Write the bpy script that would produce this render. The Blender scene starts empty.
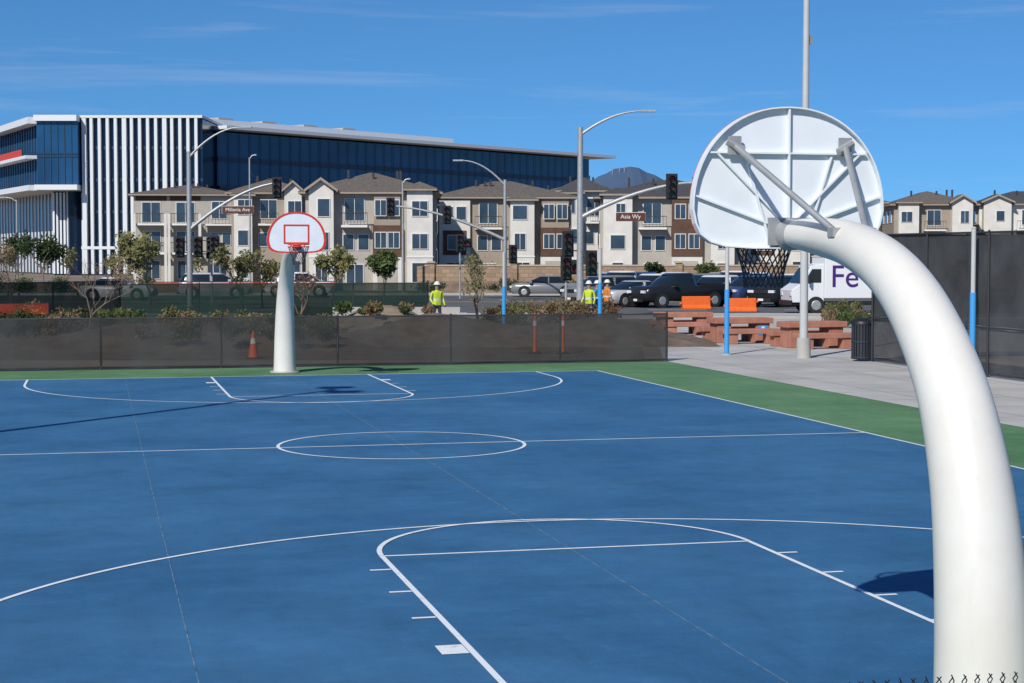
import bpy, math, random
from mathutils import Vector, Matrix
random.seed(7)
R=math.radians
scene=bpy.context.scene
COL=scene.collection

# ------------------------------------------------------------------ materials
MATS={}
def nodes_of(m): return m.node_tree.nodes, m.node_tree.links
def mat(name,color,rough=0.7,metal=0.0,noise=0.0,scale=3.0,bump=0.0,bscale=40.0,spec=0.4,detail=6.0):
    if name in MATS: return MATS[name]
    m=bpy.data.materials.new(name); m.use_nodes=True
    n,l=nodes_of(m); b=n['Principled BSDF']
    b.inputs['Base Color'].default_value=(*color,1); b.inputs['Roughness'].default_value=rough
    b.inputs['Metallic'].default_value=metal; b.inputs['Specular IOR Level'].default_value=spec
    tc=n.new('ShaderNodeTexCoord')
    if noise>0:
        t=n.new('ShaderNodeTexNoise'); t.inputs['Scale'].default_value=scale; t.inputs['Detail'].default_value=detail
        l.new(tc.outputs['Object'],t.inputs['Vector'])
        r=n.new('ShaderNodeValToRGB'); r.color_ramp.elements[0].position=0.3; r.color_ramp.elements[1].position=0.7
        r.color_ramp.elements[0].color=(*[max(0,c*(1-noise)) for c in color],1)
        r.color_ramp.elements[1].color=(*[min(1,c*(1+noise)) for c in color],1)
        l.new(t.outputs['Fac'],r.inputs['Fac']); l.new(r.outputs['Color'],b.inputs['Base Color'])
    if bump>0:
        t=n.new('ShaderNodeTexNoise'); t.inputs['Scale'].default_value=bscale; t.inputs['Detail'].default_value=4
        l.new(tc.outputs['Object'],t.inputs['Vector'])
        bp=n.new('ShaderNodeBump'); bp.inputs['Strength'].default_value=bump; bp.inputs['Distance'].default_value=0.02
        l.new(t.outputs['Fac'],bp.inputs['Height']); l.new(bp.outputs['Normal'],b.inputs['Normal'])
    MATS[name]=m; return m

def mesh_screen(name,color,opac,scale=300):
    """woven wind-screen: partly see-through cloth"""
    m=bpy.data.materials.new(name); m.use_nodes=True
    n,l=nodes_of(m); b=n['Principled BSDF']; out=n['Material Output']
    b.inputs['Base Color'].default_value=(*color,1); b.inputs['Roughness'].default_value=.9
    b.inputs['Specular IOR Level'].default_value=.1
    tr=n.new('ShaderNodeBsdfTransparent'); mx=n.new('ShaderNodeMixShader')
    tc=n.new('ShaderNodeTexCoord'); t=n.new('ShaderNodeTexNoise'); t.inputs['Scale'].default_value=0.9; t.inputs['Detail'].default_value=5
    l.new(tc.outputs['Object'],t.inputs['Vector'])
    mr=n.new('ShaderNodeMapRange'); mr.inputs['From Min'].default_value=.3; mr.inputs['From Max'].default_value=.7
    mr.inputs['To Min'].default_value=opac-.07; mr.inputs['To Max'].default_value=opac+.07
    l.new(t.outputs['Fac'],mr.inputs['Value']); l.new(mr.outputs['Result'],mx.inputs['Fac'])
    rp=n.new('ShaderNodeValToRGB'); rp.color_ramp.elements[0].position=.35; rp.color_ramp.elements[1].position=.65
    rp.color_ramp.elements[0].color=(*[c*.7 for c in color],1); rp.color_ramp.elements[1].color=(*[c*1.3 for c in color],1)
    l.new(t.outputs['Fac'],rp.inputs['Fac']); l.new(rp.outputs['Color'],b.inputs['Base Color'])
    l.new(tr.outputs[0],mx.inputs[1]); l.new(b.outputs[0],mx.inputs[2]); l.new(mx.outputs[0],out.inputs['Surface'])
    MATS[name]=m; return m

def court_mat(name,base,dark,light):
    m=bpy.data.materials.new(name); m.use_nodes=True
    n,l=nodes_of(m); b=n['Principled BSDF']
    tc=n.new('ShaderNodeTexCoord')
    def noise(sc,det,rough=.6,vec=None):
        t=n.new('ShaderNodeTexNoise'); t.inputs['Scale'].default_value=sc; t.inputs['Detail'].default_value=det; t.inputs['Roughness'].default_value=rough
        l.new(vec or tc.outputs['Object'],t.inputs['Vector']); return t
    def ramp(src,a,bb,ca,cb):
        r=n.new('ShaderNodeValToRGB'); r.color_ramp.elements[0].position=a; r.color_ramp.elements[1].position=bb
        r.color_ramp.elements[0].color=ca; r.color_ramp.elements[1].color=cb; l.new(src,r.inputs['Fac']); return r
    def mix(f,a,bb,bt='MIX'):
        x=n.new('ShaderNodeMix'); x.data_type='RGBA'; x.blend_type=bt
        if isinstance(f,float): x.inputs[0].default_value=f
        else: l.new(f,x.inputs[0])
        for i,v in ((6,a),(7,bb)):
            if isinstance(v,tuple): x.inputs[i].default_value=v
            else: l.new(v,x.inputs[i])
        return x.outputs[2]
    g=lambda v:(v,v,v,1)
    big=noise(.28,9,.66); c=ramp(big.outputs['Fac'],.36,.64,(*dark,1),(*light,1)).outputs['Color']
    c=mix(.2,c,(*base,1))
    mp=n.new('ShaderNodeMapping'); mp.inputs['Scale'].default_value=(.35,2.6,1); mp.inputs['Rotation'].default_value=(0,0,.25)
    l.new(tc.outputs['Object'],mp.inputs['Vector'])
    st=noise(1.1,8,.72,mp.outputs['Vector']); f=ramp(st.outputs['Fac'],.50,.72,g(0),g(.6)).outputs['Color']
    c=mix(f,c,(*light,1))
    mp2=n.new('ShaderNodeMapping'); mp2.inputs['Scale'].default_value=(3.0,.3,1); mp2.inputs['Rotation'].default_value=(0,0,-.5)
    l.new(tc.outputs['Object'],mp2.inputs['Vector'])
    st=noise(1.6,8,.72,mp2.outputs['Vector']); f=ramp(st.outputs['Fac'],.55,.75,g(0),g(.4)).outputs['Color']
    c=mix(f,c,tuple([v*.8 for v in dark])+(1,))
    sc=noise(5,10,.8); f=ramp(sc.outputs['Fac'],.56,.68,g(0),g(.30)).outputs['Color']
    c=mix(f,c,(light[0]*1.9+.02,light[1]*1.45,light[2]*1.2,1))
    sc=noise(30,5,.75); f=ramp(sc.outputs['Fac'],.56,.70,g(0),g(.42)).outputs['Color']
    c=mix(f,c,(light[0]*2.0+.03,light[1]*1.5,light[2]*1.25,1))
    bl=ramp(noise(.75,10,.72).outputs['Fac'],.36,.64,g(.87),g(1.10)).outputs['Color']; c=mix(1.0,c,bl,'MULTIPLY')
    bl=ramp(noise(2.6,9,.75).outputs['Fac'],.34,.66,g(.91),g(1.08)).outputs['Color']; c=mix(1.0,c,bl,'MULTIPLY')
    l.new(c,b.inputs['Base Color'])
    b.inputs['Roughness'].default_value=.72; b.inputs['Specular IOR Level'].default_value=.3
    gr=noise(160,3); bp=n.new('ShaderNodeBump'); bp.inputs['Strength'].default_value=.35; bp.inputs['Distance'].default_value=.005
    l.new(gr.outputs['Fac'],bp.inputs['Height']); l.new(bp.outputs['Normal'],b.inputs['Normal'])
    MATS[name]=m; return m

M=mat
def linepaint():
    m=bpy.data.materials.new('line_paint'); m.use_nodes=True; n,l=nodes_of(m); b=n['Principled BSDF']; b.inputs['Roughness'].default_value=.7
    tc=n.new('ShaderNodeTexCoord'); t=n.new('ShaderNodeTexNoise'); t.inputs['Scale'].default_value=9; t.inputs['Detail'].default_value=9; t.inputs['Roughness'].default_value=.75; l.new(tc.outputs['Object'],t.inputs['Vector'])
    r=n.new('ShaderNodeValToRGB'); e=r.color_ramp.elements; e[0].position=.33; e[0].color=(.42,.50,.58,1); e[1].position=.45; e[1].color=(.74,.77,.79,1); l.new(t.outputs['Fac'],r.inputs['Fac']); l.new(r.outputs['Color'],b.inputs['Base Color']); return m
white_line=linepaint()
board_white=M('board_white',(.72,.76,.80),.45,noise=.04,scale=5,detail=9)
steel=M('galvanised_steel',(.40,.41,.41),.5,.5,noise=.12,scale=8)
dsteel=M('dark_steel',(.05,.05,.055),.5,.3)
chain=M('chain_steel',(.07,.07,.075),.5,.5)
red=M('hoop_red',(.62,.045,.03),.45)
black=M('black_plastic',(.015,.015,.016),.5)
rubber=M('tyre_rubber',(.02,.02,.02),.85)
glass=M('window_glass',(.035,.055,.08),.12,noise=.45,scale=.5,spec=.6)
carglass=M('car_glass',(.012,.016,.02),.08,spec=.9)
trimw=M('white_trim',(.70,.69,.66),.6)
stuccoW=M('white_stucco',(.62,.595,.545),.85,noise=.07,scale=1.2,bump=.1)
stuccoT=M('taupe_stucco',(.31,.26,.205),.85,noise=.07,scale=1.2,bump=.1)
stuccoG=M('grey_stucco',(.39,.355,.31),.85,noise=.07,scale=1.2)
brownp=M('brown_siding',(.10,.052,.034),.8,noise=.18,scale=3)
rooft=M('roof_tile',(.125,.105,.09),.85,noise=.25,scale=4,bump=.5,bscale=5)
roofd=M('roof_tile_dark',(.06,.06,.065),.85,noise=.22,scale=4,bump=.5,bscale=5)
concrete=M('concrete',(.40,.385,.36),.85,noise=.10,scale=1.5,bump=.15,bscale=30)
asphalt=M('asphalt',(.10,.10,.10),.9,noise=.2,scale=.5,bump=.2)
terra=M('terracotta_concrete',(.38,.165,.11),.8,noise=.16,scale=3,bump=.1)
orange=M('orange_plastic',(.75,.13,.02),.55,noise=.1,scale=4)
blueP=M('blue_paint',(.05,.30,.66),.45)
greyP=M('grey_paint',(.46,.47,.47),.5,noise=.05)
bark=M('bark',(.17,.13,.10),.9,noise=.25,scale=12)
signbrown=M('sign_brown',(.10,.03,.018),.5)
def gel():
    m=bpy.data.materials.new('pole_gelcoat'); m.use_nodes=True; n,l=nodes_of(m); b=n['Principled BSDF']
    tc=n.new('ShaderNodeTexCoord')
    def ns(sc,det,vec=None,ro=.6):
        t=n.new('ShaderNodeTexNoise'); t.inputs['Scale'].default_value=sc; t.inputs['Detail'].default_value=det; t.inputs['Roughness'].default_value=ro
        l.new(vec or tc.outputs['Object'],t.inputs['Vector']); return t.outputs['Fac']
    def rp(src,a,b_,ca,cb):
        r=n.new('ShaderNodeValToRGB'); r.color_ramp.elements[0].position=a; r.color_ramp.elements[1].position=b_; r.color_ramp.elements[0].color=ca; r.color_ramp.elements[1].color=cb; l.new(src,r.inputs['Fac']); return r.outputs['Color']
    def mx(f,a,c):
        x=n.new('ShaderNodeMix'); x.data_type='RGBA'; l.new(f,x.inputs[0]); l.new(a,x.inputs[6]); x.inputs[7].default_value=c; return x.outputs[2]
    c=rp(ns(1.6,6),.35,.65,(.66,.635,.58,1),(.72,.70,.655,1))
    mp=n.new('ShaderNodeMapping'); mp.inputs['Scale'].default_value=(9,9,1.1); l.new(tc.outputs['Object'],mp.inputs['Vector'])
    c=mx(rp(ns(1.5,8,mp.outputs['Vector'],.7),.56,.80,(0,0,0,1),(.25,.25,.25,1)),c,(.46,.41,.34,1))
    c=mx(rp(ns(22,6,None,.7),.70,.76,(0,0,0,1),(.40,.40,.40,1)),c,(.30,.25,.20,1))
    l.new(c,b.inputs['Base Color'])
    l.new(rp(ns(3,6),.3,.7,(.28,.28,.28,1),(.42,.42,.42,1)),b.inputs['Roughness'])
    bp=n.new('ShaderNodeBump'); bp.inputs['Strength'].default_value=.08; bp.inputs['Distance'].default_value=.02; l.new(ns(7,3),bp.inputs['Height']); l.new(bp.outputs['Normal'],b.inputs['Normal'])
    return m
pole_white=gel()

# ------------------------------------------------------------------ builder
class B:
    def __init__(s): s.p={}
    def _g(s,part,m):
        if part not in s.p: s.p[part]=([],[],m)
        return s.p[part]
    def add(s,part,m,vs,fs):
        V,F,_=s._g(part,m); o=len(V); V.extend([tuple(v) for v in vs]); F.extend([tuple(i+o for i in f) for f in fs])
    def box(s,part,m,x0,x1,y0,y1,z0,z1,rot=0,piv=(0,0)):
        vs=[(x,y,z) for z in (z0,z1) for (x,y) in ((x0,y0),(x1,y0),(x1,y1),(x0,y1))]
        if rot:
            c,sn=math.cos(rot),math.sin(rot)
            vs=[(piv[0]+(x-piv[0])*c-(y-piv[1])*sn,piv[1]+(x-piv[0])*sn+(y-piv[1])*c,z) for x,y,z in vs]
        s.add(part,m,vs,[(3,2,1,0),(4,5,6,7),(0,1,5,4),(1,2,6,5),(2,3,7,6),(3,0,4,7)])
    def tube(s,part,m,pts,rad,n=10,caps=True,ez=None):
        pts=[Vector(p) for p in pts]
        if not hasattr(rad,'__len__'): rad=[rad]*len(pts)
        V=[];F=[]; prev=None
        for i,p in enumerate(pts):
            t=(pts[min(i+1,len(pts)-1)]-pts[max(i-1,0)]).normalized()
            if prev is None:
                up=Vector((0,0,1)) if abs(t.z)<.9 else Vector((1,0,0))
                a=t.cross(up).normalized()
            else:
                a=(prev-t*prev.dot(t)).normalized()
            prev=a; b=t.cross(a)
            for k in range(n):
                w=2*math.pi*k/n
                V.append(p+(a*math.cos(w)+b*math.sin(w))*rad[i])
        for i in range(len(pts)-1):
            for k in range(n):
                F.append((i*n+k,i*n+(k+1)%n,(i+1)*n+(k+1)%n,(i+1)*n+k))
        if caps:
            F.append(tuple(range(n))[::-1]); F.append(tuple((len(pts)-1)*n+k for k in range(n)))
        s.add(part,m,V,F)
    def prism(s,part,m,poly,a0,a1,axis='y'):
        f={'y':lambda u,v,a:(u,a,v),'x':lambda u,v,a:(a,u,v),'z':lambda u,v,a:(u,v,a)}[axis]
        n=len(poly); V=[f(u,v,a0) for u,v in poly]+[f(u,v,a1) for u,v in poly]
        F=[tuple(range(n))[::-1],tuple(range(n,2*n))]+[(i,(i+1)%n,n+(i+1)%n,n+i) for i in range(n)]
        s.add(part,m,V,F)
    def make(s,name,loc=(0,0,0),rz=0,smooth=(),single=False,bevel=0):
        if single and len(s.p)==1:
            (part,(V,F,m)),=s.p.items()
            me=bpy.data.meshes.new(name); me.from_pydata(V,[],F); me.materials.append(m); me.validate(); 
            o=bpy.data.objects.new(name,me); COL.objects.link(o); o.location=loc; o.rotation_euler=(0,0,rz)
            fixn(me); 
            if part in smooth: sm(me)
            if bevel: bv(o,bevel)
            return o
        e=bpy.data.objects.new(name,None); e.empty_display_size=.3; COL.objects.link(e); e.location=loc; e.rotation_euler=(0,0,rz)
        for part,(V,F,m) in s.p.items():
            me=bpy.data.meshes.new(part); me.from_pydata(V,[],F); me.materials.append(m); me.validate(); fixn(me)
            o=bpy.data.objects.new(part,me); COL.objects.link(o); o.parent=e
            if part in smooth: sm(me)
            if bevel and part not in smooth: bv(o,bevel)
        return e
import bmesh
def fixn(me):
    bm=bmesh.new(); bm.from_mesh(me); bmesh.ops.recalc_face_normals(bm,faces=bm.faces); bm.to_mesh(me); bm.free()
def sm(me):
    for p in me.polygons: p.use_smooth=True
    try: me.set_sharp_from_angle(angle=R(40))
    except Exception: pass
def bv(o,w):
    md=o.modifiers.new('b','BEVEL'); md.width=w; md.segments=2; md.limit_method='ANGLE'
def text(parent,txt,loc,size,m,rz=0,ext=.002):
    cu=bpy.data.curves.new('lettering','FONT'); cu.body=txt; cu.size=size; cu.align_x='CENTER'; cu.align_y='CENTER'; cu.extrude=ext
    cu.materials.append(m); o=bpy.data.objects.new('lettering',cu); COL.objects.link(o); o.parent=parent
    o.location=loc; o.rotation_euler=(R(90),0,rz); return o

# ------------------------------------------------------------------ frames of reference
CH=2.835; F0=1732.5; HZ=254.8
def bx(px,d): return (px-512)/F0*d          # bearing -> easting at distance d
def bz(py,d): return CH+(HZ-py)/F0*d         # elevation angle -> height
TH=.236; OX,OY=1.911,10.938; L=30.376; W=7.479; R3=5.93
CT,ST=math.cos(TH),math.sin(TH)
def cw(x,y): return (OX+x*CT-y*ST, OY+x*ST+y*CT)
def wc(X,Y): dx,dy=X-OX,Y-OY; return (dx*CT+dy*ST,-dx*ST+dy*CT)

# ------------------------------------------------------------------ ground
b=B(); b.add('g',M('dirt_ground',(.21,.165,.12),.95,noise=.3,scale=.25,bump=.4,bscale=4),[(-6000,-400,0),(6000,-400,0),(6000,9000,0),(-6000,9000,0)],[(0,1,2,3)])
b.make('ground',single=True)

def sheet(name,m,poly,z,rot=False):
    b=B(); b.add('s',m,[(x,y,0) for x,y in poly],[tuple(range(len(poly)))])
    return b.make(name,(OX,OY,z) if rot else (0,0,z),TH if rot else 0,single=True)
blue=court_mat('court_blue',(.030,.125,.258),(.021,.103,.226),(.046,.155,.297))
green=court_mat('court_green',(.085,.20,.085),(.065,.165,.068),(.13,.25,.125))
sheet('court_border_paving',green,[(-10.35,-4.6),(10.35,-4.6),(10.35,33.55),(-10.35,33.55)],.004,True)
sheet('basketball_court',blue,[(-W-.03,-.0),(W,-.0),(W,L),(-W-.03,L)],.008,True)
b=B(); LW=.05
def line(x0,y0,x1,y1,w=LW,z=0):
    v=Vector((x1-x0,y1-y0)); n=Vector((-v.y,v.x)).normalized()*w/2
    b.add('lines',white_line,[(x0+n.x,y0+n.y,z),(x1+n.x,y1+n.y,z),(x1-n.x,y1-n.y,z),(x0-n.x,y0-n.y,z)],[(0,1,2,3)])
def arc(cx,cy,r,a0,a1,w=LW,n=96,z=.0):
    V=[];F=[]
    for i in range(n+1):
        a=a0+(a1-a0)*i/n
        V+= [(cx+(r-w/2)*math.cos(a),cy+(r-w/2)*math.sin(a),z),(cx+(r+w/2)*math.cos(a),cy+(r+w/2)*math.sin(a),z)]
    for i in range(n): F.append((2*i,2*i+1,2*i+3,2*i+2))
    b.add('lines',white_line,V,F)
line(-W,0,-W,L);line(W,0,W,L,z=0);
line(-W+.03,0,W-.03,0,z=.0);line(-W+.03,L,W-.03,L)
line(-W+.03,L/2,W-.03,L/2,z=.001); arc(0,L/2,1.83,0,2*math.pi,z=.002)
for s,y0 in ((1,0),(-1,L)):
    Y=lambda v:y0+s*v
    for sx in (-1,1):
        line(sx*1.83,Y(.03),sx*1.83,Y(5.765),z=.001)
        for mk in (5.09,4.05,2.98): line(sx*1.86,Y(mk),sx*2.05,Y(mk))
        line(sx*1.86,Y(1.86),sx*2.06,Y(1.86),.28)
        line(sx*R3,Y(.03),sx*R3,Y(1.6),z=.001)
    line(-1.855,Y(5.79),1.855,Y(5.79))
    arc(0,Y(5.79),1.83,0,s*math.pi,z=.003)
    arc(0,Y(1.6),R3,0,s*math.pi,z=.002)
b.make('court_markings',(OX,OY,.012),TH,single=True)
b=B(); jm=M('joint_sealant',(.10,.18,.27),.9,noise=.5,scale=5)
for x in (-3.78,0):
    b.box('joint',jm,x-.005,x+.005,.05,L-.05,0,.002)
b.make('slab_joint',(OX,OY,.0095),TH,single=True)

pm=bpy.data.materials.new('plaza_concrete'); pm.use_nodes=True
n,l=nodes_of(pm); bb=n['Principled BSDF']; bb.inputs['Roughness'].default_value=.85
tc=n.new('ShaderNodeTexCoord'); br=n.new('ShaderNodeTexBrick'); br.offset=0; br.inputs['Scale'].default_value=1
br.inputs['Brick Width'].default_value=1.9; br.inputs['Row Height'].default_value=1.9; br.inputs['Mortar Size'].default_value=.018
br.inputs['Color1'].default_value=(.46,.445,.42,1); br.inputs['Color2'].default_value=(.40,.385,.365,1); br.inputs['Mortar'].default_value=(.19,.185,.18,1)
l.new(tc.outputs['Object'],br.inputs['Vector'])
ns=n.new('ShaderNodeTexNoise'); ns.inputs['Scale'].default_value=.7; ns.inputs['Detail'].default_value=9; l.new(tc.outputs['Object'],ns.inputs['Vector'])
mx=n.new('ShaderNodeMix'); mx.data_type='RGBA'; mx.blend_type='MULTIPLY'; mx.inputs[0].default_value=.5
l.new(br.outputs['Color'],mx.inputs[6]); l.new(ns.outputs['Fac'],mx.inputs[7])
m2=n.new('ShaderNodeMix'); m2.data_type='RGBA'; m2.blend_type='MULTIPLY'; m2.inputs[0].default_value=1; m2.inputs[7].default_value=(1.3,1.3,1.3,1)
l.new(mx.outputs[2],m2.inputs[6]); l.new(m2.outputs[2],bb.inputs['Base Color'])
poly=[(10.36,-9),(16.2,-9),(16.2,33.5),wc(52,50),wc(52,76.5),wc(6.2,76.5),(10.36,33.9)]
sheet('plaza_pavement',pm,poly,.006,True)

sheet('road',asphalt,[(-400,80),(400,80),(400,121),(-400,121)],.004)
b=B()
for y0,y1 in ((79.7,80.0),(121.0,121.3)): b.box('kerb',concrete,-400,400,y0,y1,0,.14)
b.make('kerb',single=True)
b=B()
b.box('walk',concrete,-400,400,76.6,79.7,0,.12); b.box('walk',concrete,-400,400,121.3,124,0,.12)
b.make('sidewalk',single=True)
b=B(); yl=M('yellow_paint',(.6,.38,.04),.8)
for i in range(-40,60): b.box('dash',white_line,i*7,i*7+3,89,89.12,0,.003)
for yy in (104,104.35): b.box('centre',yl,-300,300,yy,yy+.12,0,.003)
for i in range(9): b.box('dash',white_line,-6+i*1.1,-5.5+i*1.1,81,84.5,0,.003)
b.make('road_markings',(0,0,.008))
sheet('planting_bed',M('mulch',(.12,.085,.06),.95,noise=.4,scale=1.2,bump=.5,bscale=6),[(-60,46.6),(3.6,46.6),(5.2,73),(-60,73)],.004)

# ------------------------------------------------------------------ basketball goals
def goal(name,wx,wy,rz):
    b=B()
    prof=[(0,0,.272),(.0,.35,.258),(.02,.8,.245),(.07,1.22,.23),(.16,1.62,.212),(.33,2.02,.193),(.53,2.29,.181),(.80,2.54,.169),(1.08,2.71,.157),(1.38,2.82,.147),(1.72,2.895,.134),(2.05,2.93,.121),(2.35,2.95,.104),(2.57,2.955,.085)]
    pts=[];rad=[]
    for i in range(len(prof)-1):
        p0=prof[max(i-1,0)];p1=prof[i];p2=prof[i+1];p3=prof[min(i+2,len(prof)-1)]
        for k in range(5):
            t=k/5
            c=[.5*((2*p1[j])+(-p0[j]+p2[j])*t+(2*p0[j]-5*p1[j]+4*p2[j]-p3[j])*t*t+(-p0[j]+3*p1[j]-3*p2[j]+p3[j])*t**3) for j in range(3)]
            pts.append((0,c[0],c[1])); rad.append(c[2])
    pts.append((0,prof[-1][0],prof[-1][1])); rad.append(prof[-1][2])
    b.tube('post',pole_white,pts,rad,36)
    yb=2.66; z0=2.865; HW=.665
    half=[(0,0),(.25,0),(.44,.012),(.54,.04),(.61,.09),(.645,.16),(HW,.25)]
    for k in range(1,19):
        a=math.pi/2*k/18; half.append((HW*math.cos(a)**.94,.25+.67*math.sin(a)**.94))
    out=half[:-1]+[(0,.92)]
    full=out+[(-x,z) for x,z in out[-2:0:-1]]
    full=[(x,z0+z) for x,z in full]
    b.prism('backboard',board_white,full,yb,yb+.018)
    V=[];F=[];n_=len(full); cx,cz=0,z0+.42
    for (x,z) in full:
        for k,yy in ((1.0,yb-.04),(1.0,yb+.022),(.982,yb+.022),(.982,yb-.04)):
            V.append((cx+(x-cx)*k*1.004,yy,cz+(z-cz)*k*1.004))
    for i in range(n_):
        j=(i+1)%n_
        for k in range(4): F.append((i*4+k,j*4+k,j*4+(k+1)%4,i*4+(k+1)%4))
    b.add('flange',board_white,V,F)
    def rib(x0,z0_,x1,z1_,w=.012,dp=.034):
        v=Vector((x1-x0,z1_-z0_)); nn=Vector((-v.y,v.x)).normalized()*w/2
        b.prism('ribs',board_white,[(x0+nn.x,z0_+nn.y),(x1+nn.x,z1_+nn.y),(x1-nn.x,z1_-nn.y),(x0-nn.x,z0_-nn.y)],yb-dp,yb-.001)
    rib(0,z0+.02,0,z0+.91); rib(-.545,z0+.62,.545,z0+.62,dp=.032)
    for sx in (-1,1):
        rib(sx*.02,z0+.16,sx*.50,z0+.62,dp=.030); rib(sx*.02,z0+.12,sx*.64,z0+.34,dp=.028); rib(sx*.12,z0+.02,sx*.30,z0+.60,dp=.026)
    b.box('mount_plate',steel,-.15,.15,yb-.05,yb-.036,z0+.02,z0+.2)
    b.tube('mount_plate',pole_white,[(0,yb-.17,2.953),(0,yb-.045,2.955)],[.095,.105],20)
    for sx in (-1,1):
        p0=Vector((sx*.10,1.66,2.955)); p1=Vector((sx*.385,yb-.055,z0+.66))
        b.tube('struts',steel,[p0,p1],.021,12)
        b.tube('struts',steel,[p1+Vector((-.055*sx,-.01,-.03)),p1+Vector((.05*sx,.01,.03))],.026,8)
        b.box('struts',steel,p1.x-.045,p1.x+.045,yb-.05,yb-.036,p1.z-.055,p1.z+.065)
    b.box('struts',steel,-.14,.14,1.615,1.70,2.93,2.985)
    yf=yb+.018
    def fr(x0,x1,za,zb): b.box('red_markings',red,x0,x1,yf,yf+.003,za,zb)
    fr(-.29,.29,z0+.60,z0+.64);fr(-.29,.29,z0+.20,z0+.24);fr(-.29,-.25,z0+.24,z0+.60);fr(.25,.29,z0+.24,z0+.60)
    V=[];F=[]
    for (x,z) in full:
        for k in (.925,1.008): V.append((cx+(x-cx)*k,yf+.005,cz+(z-cz)*k))
    for i in range(n_): j=(i+1)%n_; F.append((2*i,2*j,2*j+1,2*i+1))
    b.add('red_border',red,V,F)
    rc=(0,yf+.16+.23,3.05)
    for dz in (0,-.045):
        ring=[(rc[0]+.235*math.cos(a),rc[1]+.235*math.sin(a),rc[2]+dz) for a in [2*math.pi*k/36 for k in range(37)]]
        b.tube('rim',red,ring,.009,8,False)
    b.box('rim_bracket',red,-.09,.09,yf,yf+.02,2.93,3.08)
    for sx in (-1,1): b.tube('rim_bracket',red,[(sx*.07,yf+.01,2.96),(sx*.12,yf+.22,3.0),(sx*.16,yf+.23,3.04)],.012,8)
    b.box('rim_bracket',red,-.075,.075,yf+.02,yf+.17,3.03,3.045)
    N=12; lev=[(0,.230),(.08,.205),(.16,.178),(.24,.152),(.32,.135),(.40,.13)]
    for k in range(N):
        for dr in (-1,1):
            pl=[]
            for q,(dz,r) in enumerate(lev):
                a=2*math.pi*(k+dr*.5*q)/N
                pl.append((rc[0]+r*math.cos(a),rc[1]+r*math.sin(a),3.0-dz))
            b.tube('chain_net',chain,pl,.0052,5,False)
    b.tube('base_collar',concrete,[(0,0,0),(0,0,.03)],[.36,.35],28)
    X,Y=cw(wx,wy)
    return b.make(name,(X,Y,.012),rz,smooth=('post','rim','struts','mount_plate','rim_bracket','chain_net'))
goal('basketball_hoop',0,-2.20,TH)
goal('basketball_hoop',0,L+1.2,TH+math.pi)

# ------------------------------------------------------------------ fences
scr=mesh_screen('windscreen_black',(.045,.046,.048),.82)
scrT=mesh_screen('windscreen_tall',(.055,.057,.06),.88)
scrL=mesh_screen('windscreen_thin',(.075,.077,.08),.72)
def rail_fence(name,p0,p1,h,spacing,screen,rails,z0=.04,postr=.03,screens=None):
    v=Vector((p1[0]-p0[0],p1[1]-p0[1])); ln=v.length; ang=math.atan2(v.y,v.x); b=B()
    n_=max(1,round(ln/spacing))
    for i in range(n_+1):
        x=ln*i/n_; b.tube('posts',dsteel,[(x,0,0),(x,0,h+.02)],postr,10); b.tube('posts',dsteel,[(x,0,h+.02),(x,0,h+.06)],[postr*1.25,postr*.3],10)
    for rz_ in rails: b.tube('rails',dsteel,[(0,0,rz_),(ln,0,rz_)],.021,8)
    for k,(za,zb,m) in enumerate(screens or [(z0,h,screen)]):
        V=[];F=[];K=int(ln/.5)
        for i in range(K+1):
            x=ln*i/K
            sag=.015*math.sin(i*1.7)+random.uniform(-.012,.012)
            V+=[(x,-.035+random.uniform(-.015,.015),za+random.uniform(0,.02)),(x,-.035+random.uniform(-.03,.03),(za+zb)/2),(x,-.036,zb+sag*.6)]
        for i in range(K):
            for j in range(2): F.append((i*3+j,i*3+3+j,i*3+4+j,i*3+1+j))
        b.add('windscreen_%d'%k if k else 'windscreen',m,V,F)
    return b.make(name,(p0[0],p0[1],0),ang,smooth=('posts','rails','windscreen','windscreen_1'))
FY=33.55
rail_fence('screened_fence',cw(-16,FY),cw(10.33,FY),1.27,3.05,scr,(1.27,.06))
rail_fence('screened_fence',cw(15.9,-4),cw(15.6,32.2),3.36,3.05,scrT,(3.36,1.15,.08),screens=[(1.17,3.36,scrT),(.1,1.12,scrL)])
rail_fence('screened_fence',cw(15.65,32.25),cw(21.5,33.0),3.36,3.05,scrT,(3.36,1.15,.08),screens=[(1.17,3.36,scrT),(.1,1.12,scrL)])
# near chain-link fence (its knuckled wire tips come into the bottom of the view)
b=B(); h=1.25; ps=.052; x=-5.0; rn=random.Random(2)
while x<5.5:
    for dr in (-1,1):
        y_=.002*dr
        pts=[];z=h;k=0
        while z>0.03:
            pts.append((x+(ps/2 if k%2 else 0)*dr,y_*(1 if k%2 else -1),z)); z-=.045; k+=1
        b.tube('wire_mesh',black,pts,.0021,4,False)
    j=rn.uniform(-.004,.004)
    b.tube('wire_mesh',black,[(x,0,h-.006),(x+.012,.003,h+.012),(x-.006+j,-.003,h+.034+j)],.0026,5)
    b.tube('wire_mesh',black,[(x,0,h-.006),(x-.012,-.003,h+.010),(x+.010-j,.003,h+.030-j)],.0026,5)
    x+=ps
for x in (-5,-2,1,4): b.tube('posts',dsteel,[(x,.03,0),(x,.03,h-.03)],.024,10)
b.tube('rail',dsteel,[(-5,.03,h-.06),(5.5,.03,h-.06)],.018,8)
b.make('chain_link_fence',(*cw(0,-4.42),0),TH)

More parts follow.
